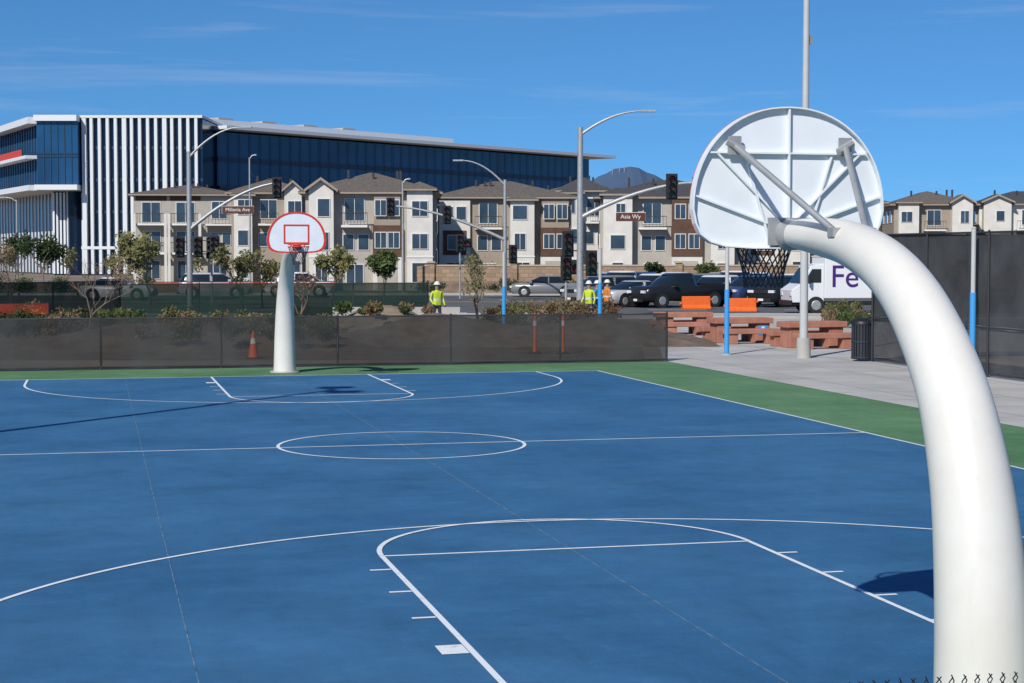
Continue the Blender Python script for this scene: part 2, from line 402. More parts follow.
# ------------------------------------------------------------------ slim posts and poles
def padpost(X,Y,h,hb):
    b=B(); b.tube('shaft',greyP,[(0,0,hb),(0,0,h)],.055,14); b.tube('blue_sleeve',blueP,[(0,0,0.02),(0,0,hb)],.072,14); b.tube('cap',greyP,[(0,0,h),(0,0,h+.03)],[.065,.03],14)
    b.tube('base',concrete,[(0,0,0),(0,0,.03)],.14,14)
    b.make('shade_post',(X,Y,.006),0,smooth=('shaft','blue_sleeve'))
padpost(bx(973,40.3),40.3,3.45,1.95)
padpost(bx(727,49),49,3.36,1.85)
padpost(bx(600,58),58,3.05,1.9)
padpost(bx(504,62),62,2.9,1.7)
def floodpole(X,Y,h,rz):
    b=B(); b.tube('shaft',greyP,[(0,0,.5),(0,0,h)],[.115,.075],16); b.tube('concrete_base',concrete,[(0,0,0),(0,0,.55)],[.2,.19],20)
    b.box('cross_arm',steel,-.7,.7,-.05,.05,h-.1,h)
    for x in (-.6,.6): b.box('lamp_head',steel,x-.22,x+.22,-.4,.25,h-.02,h+.16)
    b.box('sensor',steel,.095,.17,-.05,.05,8.55,8.8)
    b.make('floodlight_pole',(X,Y,.006),rz,smooth=('shaft','concrete_base'))
floodpole(bx(804,47.5),47.5,12,.3)
floodpole(-10.6,23.1,12,TH+1.57)

# ------------------------------------------------------------------ traffic signals
def head(b,x,y,z,face=-1,n_=3,sc=1.0):
    w=.18*sc;hh=.33*sc*n_/2
    b.box('signal_housing',black,x-w,x+w,y-.1,y+.1,z-hh,z+hh)
    b.box('signal_housing',black,x-w-.08,x+w+.08,y-.012,y+.012,z-hh-.08,z+hh+.08)
    for i in range(n_):
        zz=z+hh-.165*sc-i*.33*sc
        col=[M('lens_red',(.12,.01,.01),.3),M('lens_amber',(.10,.05,.01),.3),M('lens_green',(.01,.06,.04),.3)][i%3]
        b.tube('lens_%d'%i,col,[(x,y+face*.1,zz),(x,y+face*.115,zz)],.12*sc,14)
        V=[];F=[]
        for k in range(10):
            a=-.35+(math.pi+.7)*k/9
            for yy in (y+face*.1,y+face*.33): V.append((x+.145*sc*math.cos(a),yy,zz+.145*sc*math.sin(a)))
        for k in range(9): F.append((2*k,2*k+1,2*k+3,2*k+2))
        b.add('visors',black,V,F)
def sigpole(name,X,Y,h,lamp,mast,heads,sign=None,r=.17,poleheads=()):
    b=B(); b.tube('shaft',steel,[(0,0,0),(0,0,.06)],[.3,.3],18); b.tube('shaft',steel,[(0,0,.06),(0,0,h)],[r,r*.68],18)
    lx,lz=lamp; pts=[]
    for k in range(11):
        t=k/10; pts.append((lx*t,0,h-.35+(lz-h+.35)*(1-(1-t)**2)))
    b.tube('lamp_arm',steel,pts,[.07-.035*k/10 for k in range(11)],10)
    s=1 if lx>0 else -1
    b.box('luminaire',steel,min(lx-.1*s,lx+.55*s),max(lx-.1*s,lx+.55*s),-.16,.16,lz-.04,lz+.05)
    if mast:
        mz0,mx,mz1=mast; pts=[]
        for k in range(11):
            t=k/10; pts.append((mx*t,0,mz0+(mz1-mz0)*(1-(1-t)**1.7)))
        b.tube('mast_arm',steel,pts,[.11-.055*k/10 for k in range(11)],12)
    for hd in heads: head(b,hd[0],-.12,hd[1],hd[2] if len(hd)>2 else -1)
    for hd in poleheads:
        head(b,hd[0],-.15,hd[1]); b.tube('brackets',black,[(0,0,hd[1]+.3),(hd[0],-.15,hd[1]+.3)],.03,6); b.tube('brackets',black,[(0,0,hd[1]-.3),(hd[0],-.15,hd[1]-.3)],.03,6)
    e=None
    if sign:
        sx,sz,sw,sh,t=sign
        b.box('street_name_panel',signbrown,sx-sw/2,sx+sw/2,-.22,-.19,sz-sh/2,sz+sh/2)
        b.box('street_name_panel_edge',trimw,sx-sw/2-.02,sx+sw/2+.02,-.188,-.17,sz-sh/2-.02,sz+sh/2+.02)
    e=b.make(name,(X,Y,0),0,smooth=('shaft','lamp_arm','mast_arm'))
    if sign: text(e,sign[4],(sign[0],-.224,sign[1]),sign[3]*.72,trimw)
    return e
d=77.5; X0=bx(580,d)
sigpole('traffic_signal',X0,d,bz(128,d),(bx(642,d)-X0,bz(112,d)),(bz(218,d),bx(692,d)-X0,bz(183,d)),[(bx(671,d)-X0,bz(187,d))],(bx(630,d)-X0,bz(217,d),1.3,.36,'Asia Wy'),poleheads=[(-.55,bz(244,d)),(.5,bz(252,d)-.5)])
d=95; X0=bx(190,d)
sigpole('traffic_signal',X0,d,bz(152,d),(bx(243,d)-X0,bz(128,d)),(bz(230,d),bx(282,d)-X0,bz(183,d)),[(bx(278,d)-X0,bz(188,d))],(bx(239,d)-X0,bz(210,d),1.7,.38,'Millenia Ave'),poleheads=[(.5,bz(247,d)),(-.5,bz(247,d)),(1.4,bz(246,d))])
d=108; X0=bx(505,d)
sigpole('traffic_signal',X0,d,bz(180,d),(bx(462,d)-X0,bz(161,d)),(bz(240,d),bx(388,d)-X0,bz(206,d)),[(bx(391,d)-X0,bz(207,d)),(bx(447,d)-X0,bz(215,d))],None,r=.14,poleheads=[(.5,bz(254,d)),])
def smallsig(px,d,row):
    b=B(); b.tube('shaft',steel,[(0,0,0),(0,0,bz(row,d)+.4)],.06,10); head(b,0,-.15,bz(row,d)); head(b,.45,-.1,bz(row,d),-1,1,1.3)
    b.tube('bracket',black,[(0,0,bz(row,d)),(.45,-.1,bz(row,d))],.03,6)
    b.make('pedestrian_signal',(bx(px,d),d,0),0)
smallsig(460,112,243); smallsig(212,96,248); smallsig(566,80,268)
def streetlamp(px,d,top,tipdx):
    h=bz(top,d); b=B(); b.tube('shaft',steel,[(0,0,0),(0,0,h)],[.1,.06],12)
    b.tube('arm',steel,[(0,0,h-.15),(tipdx*.5,0,h+.15),(tipdx,0,h+.2)],.04,8); b.box('luminaire',steel,min(tipdx,tipdx*1.4),max(tipdx,tipdx*1.4),-.14,.14,h+.15,h+.26)
    b.make('street_lamp',(bx(px,d),d,0),0,smooth=('shaft','arm'))
streetlamp(250.5,140,158,.4); streetlamp(403,128,182,.4); streetlamp(18,150,200,-1)

# ------------------------------------------------------------------ buildings
def window(b,x,z,w,h,y,mull=1):
    b.box('window_frames',trimw,x-w/2-.06,x+w/2+.06,y-.07,y-.0,z-h/2-.06,z+h/2+.06)
    b.box('windows',glass,x-w/2,x+w/2,y-.085,y-.071,z-h/2,z+h/2)
    for k in range(mull): 
        xx=x-w/2+w*(k+1)/(mull+1); b.box('window_frames',trimw,xx-.02,xx+.02,y-.10,y-.086,z-h/2,z+h/2)
def gable(b,part,m,x0,x1,y0,y1,z,rise,oh=.35,trim=True):
    xm=(x0+x1)/2
    b.add('gable_walls',stuccoW,[(x0,y0,z),(x1,y0,z),(xm,y0,z+rise),(x0,y1,z),(x1,y1,z),(xm,y1,z+rise)],[(0,1,2),(3,5,4),(0,2,5,3),(1,4,5,2)])
    k=rise/((x1-x0)/2)
    for s in (-1,1):
        xe=xm+s*((x1-x0)/2+oh); ze=z-oh*k
        for part_,mm,t0,t1,ya,yb in ((part,m,.02,.20,y0-oh,y1),('fascia',stuccoT,-.03,.19,y0-oh-.05,y0-oh-.002)):
            V=[(xm,ya,z+rise+t0),(xe,ya,ze+t0),(xe,yb,ze+t0),(xm,yb,z+rise+t0),(xm,ya,z+rise+t1),(xe,ya,ze+t1),(xe,yb,ze+t1),(xm,yb,z+rise+t1)]
            b.add(part_,mm,V,[(0,1,2,3),(4,5,6,7),(0,1,5,4),(1,2,6,5),(2,3,7,6),(3,0,4,7)])
def hip(b,m,x0,x1,y0,y1,z,rise,oh=.55):
    X0,X1,Y0,Y1=x0-oh,x1+oh,y0-oh,y1+oh; ins=(Y1-Y0)/2; ins=min(ins,(X1-X0)/2-.2); ym=(Y0+Y1)/2
    b.box('fascia',stuccoT,X0,X1,Y0,Y1,z-.02,z+.16)
    if (Y1-Y0)>(X1-X0): 
        xm=(X0+X1)/2; i2=(X1-X0)/2
        V=[(X0-.03,Y0-.03,z+.165),(X1+.03,Y0-.03,z+.165),(X1+.03,Y1+.03,z+.165),(X0-.03,Y1+.03,z+.165),(xm,Y0+i2,z+rise),(xm,Y1-.1,z+rise)]
        b.add('roof',m,V,[(3,2,1,0),(0,1,4),(1,2,5,4),(2,3,5),(3,0,4,5)]); return
    V=[(X0-.03,Y0-.03,z+.165),(X1+.03,Y0-.03,z+.165),(X1+.03,Y1+.03,z+.165),(X0-.03,Y1+.03,z+.165),(X0+ins,ym,z+rise),(X1-ins,ym,z+rise)]
    b.add('roof',m,V,[(3,2,1,0),(0,1,5,4),(1,2,5),(2,3,4,5),(3,0,4)])
def townhouse(px0,px1,d,ridge,rz,pattern,body=stuccoT,roof=rooft,eavedrop=1.7,name='townhouse',depth=10,rng=0):
    rnd=random.Random(rng+px0)
    X0=bx(px0,d); Wd=bx(px1,d)-X0; top=bz(ridge,d); ev=top-eavedrop; fl=ev/3.0
    b=B(); b.box('walls',body,0,Wd,0,depth,0,ev); hip(b,roof,0,Wd,0,depth,ev,eavedrop)
    n_=len(pattern); wbay=Wd/n_
    for i,ch in enumerate(pattern):
        a=i*wbay; c=a+wbay/2
        if ch in 'TH':
            pr=1.1; w=wbay*rnd.uniform(.34,.42); up=.35 if ch=='T' else rnd.choice([-.25,.2])
            b.box('tower_walls',stuccoW,c-w,c+w,-pr,-.003,0,ev+up)
            if ch=='T': gable(b,'tower_roof',roof,c-w,c+w,-pr,2.0,ev+up+.002,.7)
            else: hip(b,roof,c-w,c+w,-pr,3.0,ev+up+.03,.75,.35)
            for f in range(3):
                window(b,c+(rnd.choice([-.2,0,.2]) if f else 0)*w,fl*(f+.52)+rnd.uniform(0,.1),rnd.choice([.9,1.2,.75]),rnd.choice([1.15,1.35]) if f else 1.5,-pr,rnd.choice([0,1]))
            if rnd.random()>=.4: b.box('bands',trimw,c-w-.04,c+w+.04,-pr-.05,-pr+.3,fl*1.02,fl*1.02+.12)
        elif ch=='B':
            w=wbay*.44
            b.box('brown_panels',brownp,c-w,c+w,-.5,-.003,fl*1.05,fl*(2.95 if rnd.random()<.5 else 2.02))
            b.box('upper_wall',stuccoT,c-w+.1,c+w-.1,-.3,-.003,fl*2.0,ev-.05)
            b.box('lower_walls',stuccoW,c-w,c+w,-.45,-.003,0,fl*1.045)
            for f in (1,2): window(b,c-w*.45,fl*(f+.56),.85,1.2,-.5); window(b,c+w*.45,fl*(f+.56),.85,1.2,-.5)
            b.box('garage_door',stuccoG,c-w*.7,c+w*.7,-.49,-.452,.1,2.3)
        elif ch=='W':
            w=wbay*.46
            b.box('white_walls',stuccoW,c-w,c+w,-.35,-.003,0,ev-.12)
            b.box('brown_insets',brownp,c-w*.75,c+w*.75,-.42,-.352,fl*1.1,fl*1.92)
            window(b,c+w*.1,fl*1.52,1.4,1.2,-.42); window(b,c-w*.42,fl*2.5,.8,1.1,-.35,0); window(b,c+w*.42,fl*2.5,.8,1.1,-.35,0)
            window(b,c,fl*.6,1.4,1.2,-.35)
        elif ch=='P':
            w=wbay*.40
            b.box('recess_soffit',trimw,c-w,c+w,-1.0,-.003,fl*2-.12,fl*2+.06)
            for k in range(9): xx=c-w+2*w*k/8; b.box('railings',dsteel,xx-.015,xx+.015,-.98,-.95,fl*2+.06,fl*2+.98)
            b.box('railings',dsteel,c-w,c+w,-1.0,-.94,fl*2+.98,fl*2+1.04)
            window(b,c,fl*2.5,1.5,1.7,0); window(b,c-.5,fl*1.5,.8,1.2,0,0); window(b,c+.7,fl*1.5,.8,1.2,0,0); window(b,c,1.3,1.3,1.5,0)
        elif ch=='D':
            w=wbay*.45
            for f in (1,2):
                b.box('balcony_slabs',trimw,c-w,c+w,-1.2,-.003,fl*f-.1,fl*f+.1)
                for k in range(13): xx=c-w+2*w*k/12; b.box('railings',dsteel,xx-.015,xx+.015,-1.18,-1.15,fl*f+.1,fl*f+1.08)
                b.box('railings',dsteel,c-w,c+w,-1.2,-1.14,fl*f+1.08,fl*f+1.14)
                window(b,c,fl*f+1.25,1.8,2.0,0)
            for sx in (-1,1): b.box('columns',stuccoW,c+sx*w-.14,c+sx*w+.14,-1.42,-1.203,0,fl*2+1.1)
            window(b,c,1.3,1.6,1.8,0)
            b.box('brown_panels',brownp,c-w,c+w,-.04,-.003,fl*2.82,fl*2.98)
    for sx,xx in ((-1,0),(1,Wd)):
        for f in range(3):
            for yy in (2.2,5,7.8):
                x_=xx
                b.box('window_frames',trimw,min(x_,x_+sx*.07),max(x_,x_+sx*.07),yy-.58,yy+.58,fl*(f+.55)-.7,fl*(f+.55)+.7)
                b.box('windows',glass,min(x_+sx*.071,x_+sx*.085),max(x_+sx*.071,x_+sx*.085),yy-.49,yy+.49,fl*(f+.55)-.61,fl*(f+.55)+.61)
    for k in range(4):
        vx=Wd*rnd.uniform(.2,.8); b.box('roof_vents',dsteel,vx-.1,vx+.1,depth*.30,depth*.30+.2,ev+.6,ev+eavedrop+rnd.uniform(-.1,.2))
    b.make(name,(X0,d,0),rz)
townhouse(135,236,178,183,.10,'DDP',stuccoG,rooft,1.3)
townhouse(232,306,162,177,.08,'HPT',stuccoT,rooft,1.6)
townhouse(306,436,138,170,.06,'TPBH',stuccoG,rooft,1.9)
townhouse(438,572,150,179,.05,'WPHB',stuccoT,rooft,1.7)
townhouse(560,606,172,176,.0,'HP',stuccoW,roofd,1.6)
townhouse(600,738,150,178,-.04,'HPBT',stuccoG,roofd,1.8)
townhouse(745,880,165,186,-.05,'WHPB',stuccoT,rooft,1.7)
townhouse(893,972,200,190,-.06,'HPT',stuccoT,rooft,1.8)
townhouse(978,1075,205,190,-.06,'TPH',stuccoW,roofd,1.8)
townhouse(520,640,215,186,.0,'WBW',stuccoT,rooft,1.6)

bw=bpy.data.materials.new('block_wall'); bw.use_nodes=True; n,l=nodes_of(bw); q=n['Principled BSDF']; q.inputs['Roughness'].default_value=.9
tc=n.new('ShaderNodeTexCoord'); mp=n.new('ShaderNodeMapping'); mp.inputs['Rotation'].default_value=(R(90),0,0); l.new(tc.outputs['Object'],mp.inputs['Vector'])
br=n.new('ShaderNodeTexBrick'); br.inputs['Scale'].default_value=1; br.inputs['Brick Width'].default_value=.6; br.inputs['Row Height'].default_value=.3; br.inputs['Mortar Size'].default_value=.02
br.inputs['Color1'].default_value=(.38,.26,.17,1); br.inputs['Color2'].default_value=(.26,.18,.115,1); br.inputs['Mortar'].default_value=(.2,.15,.11,1)
l.new(mp.outputs['Vector'],br.inputs['Vector']); l.new(br.outputs['Color'],q.inputs['Base Color'])
b=B()
xa=bx(425,126)
b.box('blocks',bw,xa,60,126,126.3,0,2.0); b.box('cap',M('wall_cap',(.42,.33,.24),.85),xa-.03,60,125.94,126.36,2.0,2.12)
for k in range(12):
    xx=xa+.2+k*6; b.box('piers',bw,xx,xx+.5,125.8,125.998,0,2.25); b.box('pier_caps',MATS['wall_cap'],xx-.05,xx+.55,125.72,126.4,2.25,2.36)
b.make('retaining_wall')
b=B(); 
b.box('blocks',bw,xa-.6,xa-.2,126.3,132,0,2.0); b.make('retaining_wall')
b=B(); b.add('s',M('slope_soil',(.20,.14,.10),.95,noise=.35,scale=.8,bump=.5,bscale=3),[(xa,124.05,.12),(60,124.05,.12),(60,125.7,.9),(xa,125.7,.9)],[(0,1,2,3)]); b.make('embankment',single=True)

# ------------------------------------------------------------------ office building
oglass=M('office_glass',(.012,.060,.15),.14,noise=.4,scale=.12,spec=.55)
oglass2=M('office_glass_dark',(.007,.020,.048),.16,noise=.35,scale=.12,spec=.4)
opanel=M('office_white_panel',(.68,.70,.72),.5)
mull=M('office_mullion',(.03,.06,.10),.4,.3)
b=B()
dF=239; TOPZ=bz(116.5,dF)
xl,xr=bx(84,dF),bx(204,dF)
b.box('core',oglass2,xl,xr,dF,dF+30,0,TOPZ-.5)
b.box('parapet',opanel,xl-.1,xr+.1,dF-.75,dF+30.1,TOPZ-.35,TOPZ)
nf=15; step=(xr-xl)/nf
for i in range(nf):
    w=step*(.36 if (i*7)%5 else .52); xx=xl+step*(i+.1)
    b.box('fins',opanel,xx,xx+w,dF-.7,dF-.003,.2,TOPZ-.353)
for f in range(1,5): b.box('spandrels',mull,xl,xr,dF-.12,dF-.004,TOPZ*f/5-.25,TOPZ*f/5+.2)
b.box('soffit',opanel,xl-.1,xr+.1,dF-.74,dF-.71,3.6,4.0)
zb=bz(190,dF); xo=bx(43,dF)
b.box('box_glass',oglass,xo,xl-.11,dF-2,dF+3,zb+.6,TOPZ-.9)
b.box('box_frame',opanel,xo-.3,xl-.105,dF-2.6,dF+3,TOPZ-.9,TOPZ-.1); b.box('box_frame',opanel,xo-.3,xl-.105,dF-2.6,dF+3,zb-.1,zb+.6)
for zz in (zb+4.4,zb+4.8): b.box('box_mullions',mull,xo-.02,xl-.12,dF-2.12,dF-2.004,zz,zz+.12)
for k in range(1,6): xx=xo+(xl-xo)*k/6; b.box('box_mullions',mull,xx-.05,xx+.05,dF-2.10,dF-2.003,zb+.6,TOPZ-.9)
b.box('core_lower',oglass2,xo+1,xl-.12,dF+2,dF+26,0,zb-.11)
for k in range(9): xx=xo+1+(xl-xo-1.2)*k/9; b.box('lower_fins',opanel,xx,xx+.26,dF+1.8,dF+1.997,.2,zb-.33)
A=Vector((xr+.3,dF+10)); Cc=Vector((bx(598,323),323)); v=Cc-A; ln=v.length; ang=math.atan2(v.y,v.x)
rz=bz(124,250)
bo=B()
bo.box('glass',oglass,0,ln-3,0,30,rz-9.2,rz-1.3)
bo.box('glass_lower',oglass2,0,ln-3,.2,30,0,rz-9.4)
bo.box('roof_slab',opanel,-.5,ln+2,-2.6,31,rz-1.0,rz-.5)
bo.box('roof_slab_upper',opanel,2,ln*.62,5,25,rz-.49,rz+1.0)
bo.box('floor_band',mull,0,ln-3,-.5,-.003,rz-9.39,rz-9.0)
for zz in (rz-5.2,): bo.box('floor_band_dark',mull,0,ln-3,-.16,-.004,zz-.35,zz+.35)
nm=44
for k in range(nm):
    xx=(ln-3)*k/nm; bo.box('mullions',mull,xx,xx+.09,-.2,-.165,rz-9,rz-1.32)
for k in range(4): bo.box('rooftop_units',stuccoG,ln*.1+k*9,ln*.1+k*9+3,10,14,rz+1.0,rz+1.8)
bt=B(); v2=Vector((bx(0,266)-xo,266-dF)); a2=math.atan2(v2.y,v2.x)
LT=62; gz0=zb+.6; gz1=TOPZ-1.2
bt.box('glass',oglass,.4,LT,-12,-.8,gz0,gz1)
bt.box('frame',opanel,.32,LT,-12,1.0,gz1,gz1+.9); bt.box('frame',opanel,.32,LT,-12,1.0,zb-.15,zb+.59)
bt.box('terrace_slab',opanel,2.5,LT,-.79,.9,zb+4.3,zb+4.75)
bt.box('terrace_banner',M('banner_red',(.55,.06,.04),.6),6,LT-6,.7,.8,zb+4.77,zb+5.7)
for k in range(36): xx=.6+(LT-1)*k/36; bt.box('mullions',mull,xx,xx+.14,-.799,-.66,gz0,gz1)
bt.box('lower_glass',oglass2,.5,LT,-12,-4.5,0,zb-.16)
for k in range(26): xx=1+(LT-2)*k/26; bt.box('lower_fins',opanel,xx,xx+.75,-4.49,-4.43,.2,zb-.155)
e=b.make('office_building'); e2=bo.make('rear_wing',(A.x,A.y,0),ang); e2.parent=e
e3=bt.make('terrace_wing',(xo-.3,dF-1.5,0),a2); e3.parent=e
# ------------------------------------------------------------------ hills
def hill(name,pts,d,thick,color):
    V=[];F=[];n_=len(pts)
    for px,row in pts:
        z=bz(row,d); x=bx(px,d)
        V+=[(x,d-thick,-5),(x,d-thick*.45,z*.55),(x,d,z),(x,d+thick,-5)]
    for i in range(n_-1):
        for j in range(3): F.append((i*4+j,i*4+4+j,i*4+5+j,i*4+1+j))
    b=B(); b.add('h',M(name+'_mat',color,1,noise=.15,scale=.004),V,F); b.make(name,single=True)
pp=[]
rr=random.Random(5)
for i in range(60):
    px=430+i*8; base=228-55*math.exp(-((px-622)/56)**2)-20*math.exp(-((px-695)/60)**2)-8*math.exp(-((px-570)/30)**2)
    pp.append((px,base+rr.uniform(-1,1)))
hill('mountain',pp,5200,900,(.055,.095,.165))  # blue of the distant haze is put into the mountain colour
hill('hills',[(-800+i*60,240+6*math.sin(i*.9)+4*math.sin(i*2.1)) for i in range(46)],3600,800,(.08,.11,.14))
b=B(); 
for px,t in ((619,163),(624,166),(612,168)): b.tube('mast',steel,[(bx(px,5150),5150,150),(bx(px,5150),5150,bz(t,5150))],1.2,6)
b.make('radio_mast')

# ------------------------------------------------------------------ vegetation
def leafmat(name,c):
    m=mat(name,c,.75,noise=.45,scale=1.8,spec=.2); n,l=nodes_of(m)
    b_=n['Principled BSDF']; tr=n.new('ShaderNodeBsdfTranslucent'); tr.inputs['Color'].default_value=(c[0]*1.3,c[1]*1.4,c[2],1)
    mx=n.new('ShaderNodeMixShader'); mx.inputs[0].default_value=.25; l.new(b_.outputs[0],mx.inputs[1]); l.new(tr.outputs[0],mx.inputs[2]); l.new(mx.outputs[0],n['Material Output'].inputs['Surface'])
    return m
leafG=leafmat('leaf_green',(.085,.12,.042)); leafO=leafmat('leaf_olive',(.19,.18,.075)); leafD=leafmat('leaf_dark',(.05,.075,.03)); dry=leafmat('dry_foliage',(.27,.19,.11)); red_l=leafmat('leaf_rust',(.20,.11,.065))
def leaves(b,part,m,c,r,n_,s,rnd):
    V=[];F=[]
    for i in range(n_):
        u=Vector((rnd.gauss(0,1),rnd.gauss(0,1),rnd.gauss(0,1))).normalized()*(rnd.random()**.45)
        p=Vector(c)+Vector((u.x*r[0],u.y*r[1],u.z*r[2]))
        a=Vector((rnd.gauss(0,1),rnd.gauss(0,1),rnd.gauss(0,1))).normalized(); q=a.cross(Vector((rnd.random(),rnd.random(),.3))).normalized()
        a*=s*rnd.uniform(.6,1.3); q*=s*.5*rnd.uniform(.6,1.2); k=len(V); V+=[p-a,p+q,p+a,p-q]; F.append((k,k+1,k+2,k+3))
    b.add(part,m,V,F)
def tree(name,X,Y,h,cr,m,dens=1.0,seed=1,leaf=.11,low=.3,tr=.07,levels=4):
    rnd=random.Random(seed); b=B(); tips=[]
    def grow(p,d,ln,r,lv):
        pts=[p];q=p.copy();dd=d.copy()
        for k in range(4):
            dd=(dd+Vector((rnd.gauss(0,.13),rnd.gauss(0,.13),rnd.gauss(.03,.08)))).normalized(); q=q+dd*ln/4; pts.append(q.copy())
        b.tube('trunk_and_limbs',bark,pts,[r*(1-.12*k) for k in range(5)],6 if lv<2 else 4,False)
        if lv>=2: tips.append(pts[-1]); tips.append(pts[2])
        if lv<levels:
            for k in range(3 if lv<3 else 2):
                a=rnd.uniform(0,6.28); sp=rnd.uniform(.35,.75)
                nd=(dd+Vector((math.cos(a),math.sin(a),rnd.uniform(-.05,.4)))*sp).normalized()
                grow(pts[-1] if k else pts[3],nd,ln*rnd.uniform(.6,.85),r*.55,lv+1)
    grow(Vector((0,0,0)),Vector((0,0,1)),h*low,tr,0)
    mxz=max(t.z for t in tips); sc=h/mxz
    if m:
        for t in tips:
            if rnd.random()<.8*dens: leaves(b,'foliage',m,t,(cr*.24,cr*.24,cr*.22),int(18*max(dens,.4)*rnd.uniform(.5,1.5)),leaf,rnd)
    e=b.make(name,(X,Y,0),rnd.uniform(0,6)); e.scale=(sc,sc,sc); return e
def bush(name,X,Y,w,h,m,seed,n_=500,leaf=.07,z=0):
    rnd=random.Random(seed); b=B()
    for k in range(9):
        a=rnd.uniform(0,6.28); rr_=rnd.random()*w*.35
        c=(rr_*math.cos(a),rr_*math.sin(a),h*rnd.uniform(.3,.62)); leaves(b,'foliage',m,c,(w*.22,w*.22,h*.36),n_//9,leaf,rnd)
        b.tube('stems',bark,[(0,0,0),(c[0]*.6,c[1]*.6,c[2]*.6),c],[.015,.01,.006],4,False)
    b.make(name,(X,Y,z),0)
tree('young_tree',bx(150,98),98,bz(234,98),1.7,leafO,.8,3)
tree('young_tree',bx(242,90),90,bz(248,90),1.3,leafO,.6,4)
tree('young_tree',bx(262,92),92,bz(252,92),1.2,leafO,.5,14)
tree('young_tree',bx(330,96),96,bz(247,96),1.4,leafO,.7,5)
tree('young_tree',bx(384,100),100,bz(253,100),1.2,leafG,1.1,6)
tree('young_tree',bx(477,66),66,bz(256,66),1.0,leafO,.4,8,leaf=.06)
tree('bare_tree',bx(87,53),53,bz(252,53),1.0,None,0,21,levels=5,tr=.05)
tree('bare_tree',bx(300,60),60,bz(270,60),1.0,red_l,.25,22,levels=4,leaf=.05)
tree('bare_tree',bx(10,70),70,bz(250,70),1.0,None,0,23,levels=5,tr=.05)
tree('bare_tree',bx(120,75),75,bz(258,75),1.0,dry,.2,24,levels=5,tr=.05,leaf=.05)
for i,(px,d,row,m,cr,dn) in enumerate([(46,128,235,leafD,1.8,.8),(66,134,242,leafO,1.8,.35),(8,120,246,dry,1.6,.3),(20,150,240,leafD,1.8,.5),(110,150,254,leafO,1.6,.4),(205,150,254,leafO,1.6,.4),(655,122.8,264,leafD,1,.8),(708,122.8,264,leafG,1,.8),(1015,110,242,leafG,1.8,.6),(860,118,256,leafG,1.5,.7)]):
    tree('street_tree',bx(px,d),d,bz(row,d),cr,m,dn,40+i,leaf=.12)
def mound(name,m,X,Y,w,dp,h,seed,freq=5):
    V=[];F=[];rnd=random.Random(seed);n1=40;n2=10
    for i in range(n1+1):
        for j in range(n2+1):
            u=i/n1;v_=j/n2; e_=max(0,math.sin(math.pi*u))**.6*max(0,math.sin(math.pi*v_))
            V.append((-w/2+w*u,-dp/2+dp*v_,h*e_*(.78+.22*math.sin(freq*u*3+seed))+(rnd.uniform(-.04,.04) if e_>.05 else -.02)))
    for i in range(n1):
        for j in range(n2): a=i*(n2+1)+j; F.append((a,a+n2+1,a+n2+2,a+1))
    b=B(); b.add('d',m,V,F); b.make(name,(X,Y,0),0,single=True,smooth=('d',))
tans=M('tan_soil',(.24,.185,.125),.95,noise=.3,scale=1.5,bump=.5,bscale=7)
spoil=M('spoil',(.15,.11,.08),.95,noise=.35,scale=2,bump=.6,bscale=7)
mound('dirt_mound',spoil,bx(500,56),56,14,6,1.0,9)
mound('dirt_mound',tans,bx(385,64),64,8,6,1.0,2,4)
mound('planted_berm',MATS['mulch'],bx(190,54),54,12,7,.75,3)
mound('planted_berm',MATS['mulch'],bx(20,60),60,12,7,.8,4)
rnd=random.Random(77)
for i in range(44):
    px=rnd.uniform(95,330); d=rnd.uniform(50,60); bush('shrub',bx(px,d),d,rnd.uniform(.6,1.3),rnd.uniform(.45,.9),rnd.choice([leafG,leafD,leafG,leafO,dry]),i,420,z=.3)
for i in range(10):
    px=rnd.uniform(335,440); d=rnd.uniform(58,64); bush('shrub',bx(px,d),d,rnd.uniform(.4,.8),rnd.uniform(.3,.55),rnd.choice([leafO,dry,leafG]),600+i,300,z=.75)
for i in range(30):
    px=rnd.uniform(490,615); d=rnd.uniform(64,72); bush('dry_shrub',bx(px,d),d,rnd.uniform(.9,1.5),rnd.uniform(.7,1.3),rnd.choice([dry,dry,red_l,leafO]),100+i,420)
for i in range(10):
    px=rnd.uniform(830,875); d=rnd.uniform(66,74); bush('dry_shrub',bx(px,d),d,rnd.uniform(.9,1.5),rnd.uniform(.7,1.15),rnd.choice([dry,leafO,leafG]),200+i,420)
for i in range(14):
    px=rnd.uniform(430,725); bush('shrub',bx(px,124.8),124.8,rnd.uniform(1,2.2),rnd.uniform(.8,1.4),rnd.choice([leafD,leafG,leafO,dry]),300+i,300,.11)
for i in range(18):
    px=rnd.uniform(-10,100); d=rnd.uniform(54,64); bush('shrub',bx(px,d),d,rnd.uniform(.7,1.3),rnd.uniform(.6,1.1),rnd.choice([leafD,leafG,dry]),400+i,420,z=.2)
for i in range(16):
    px=rnd.uniform(-20,430); bush('shrub',bx(px,124.8),124.8,rnd.uniform(1.5,3),rnd.uniform(1.0,2.0),rnd.choice([leafD,leafG,leafO,dry]),500+i,350,.12)

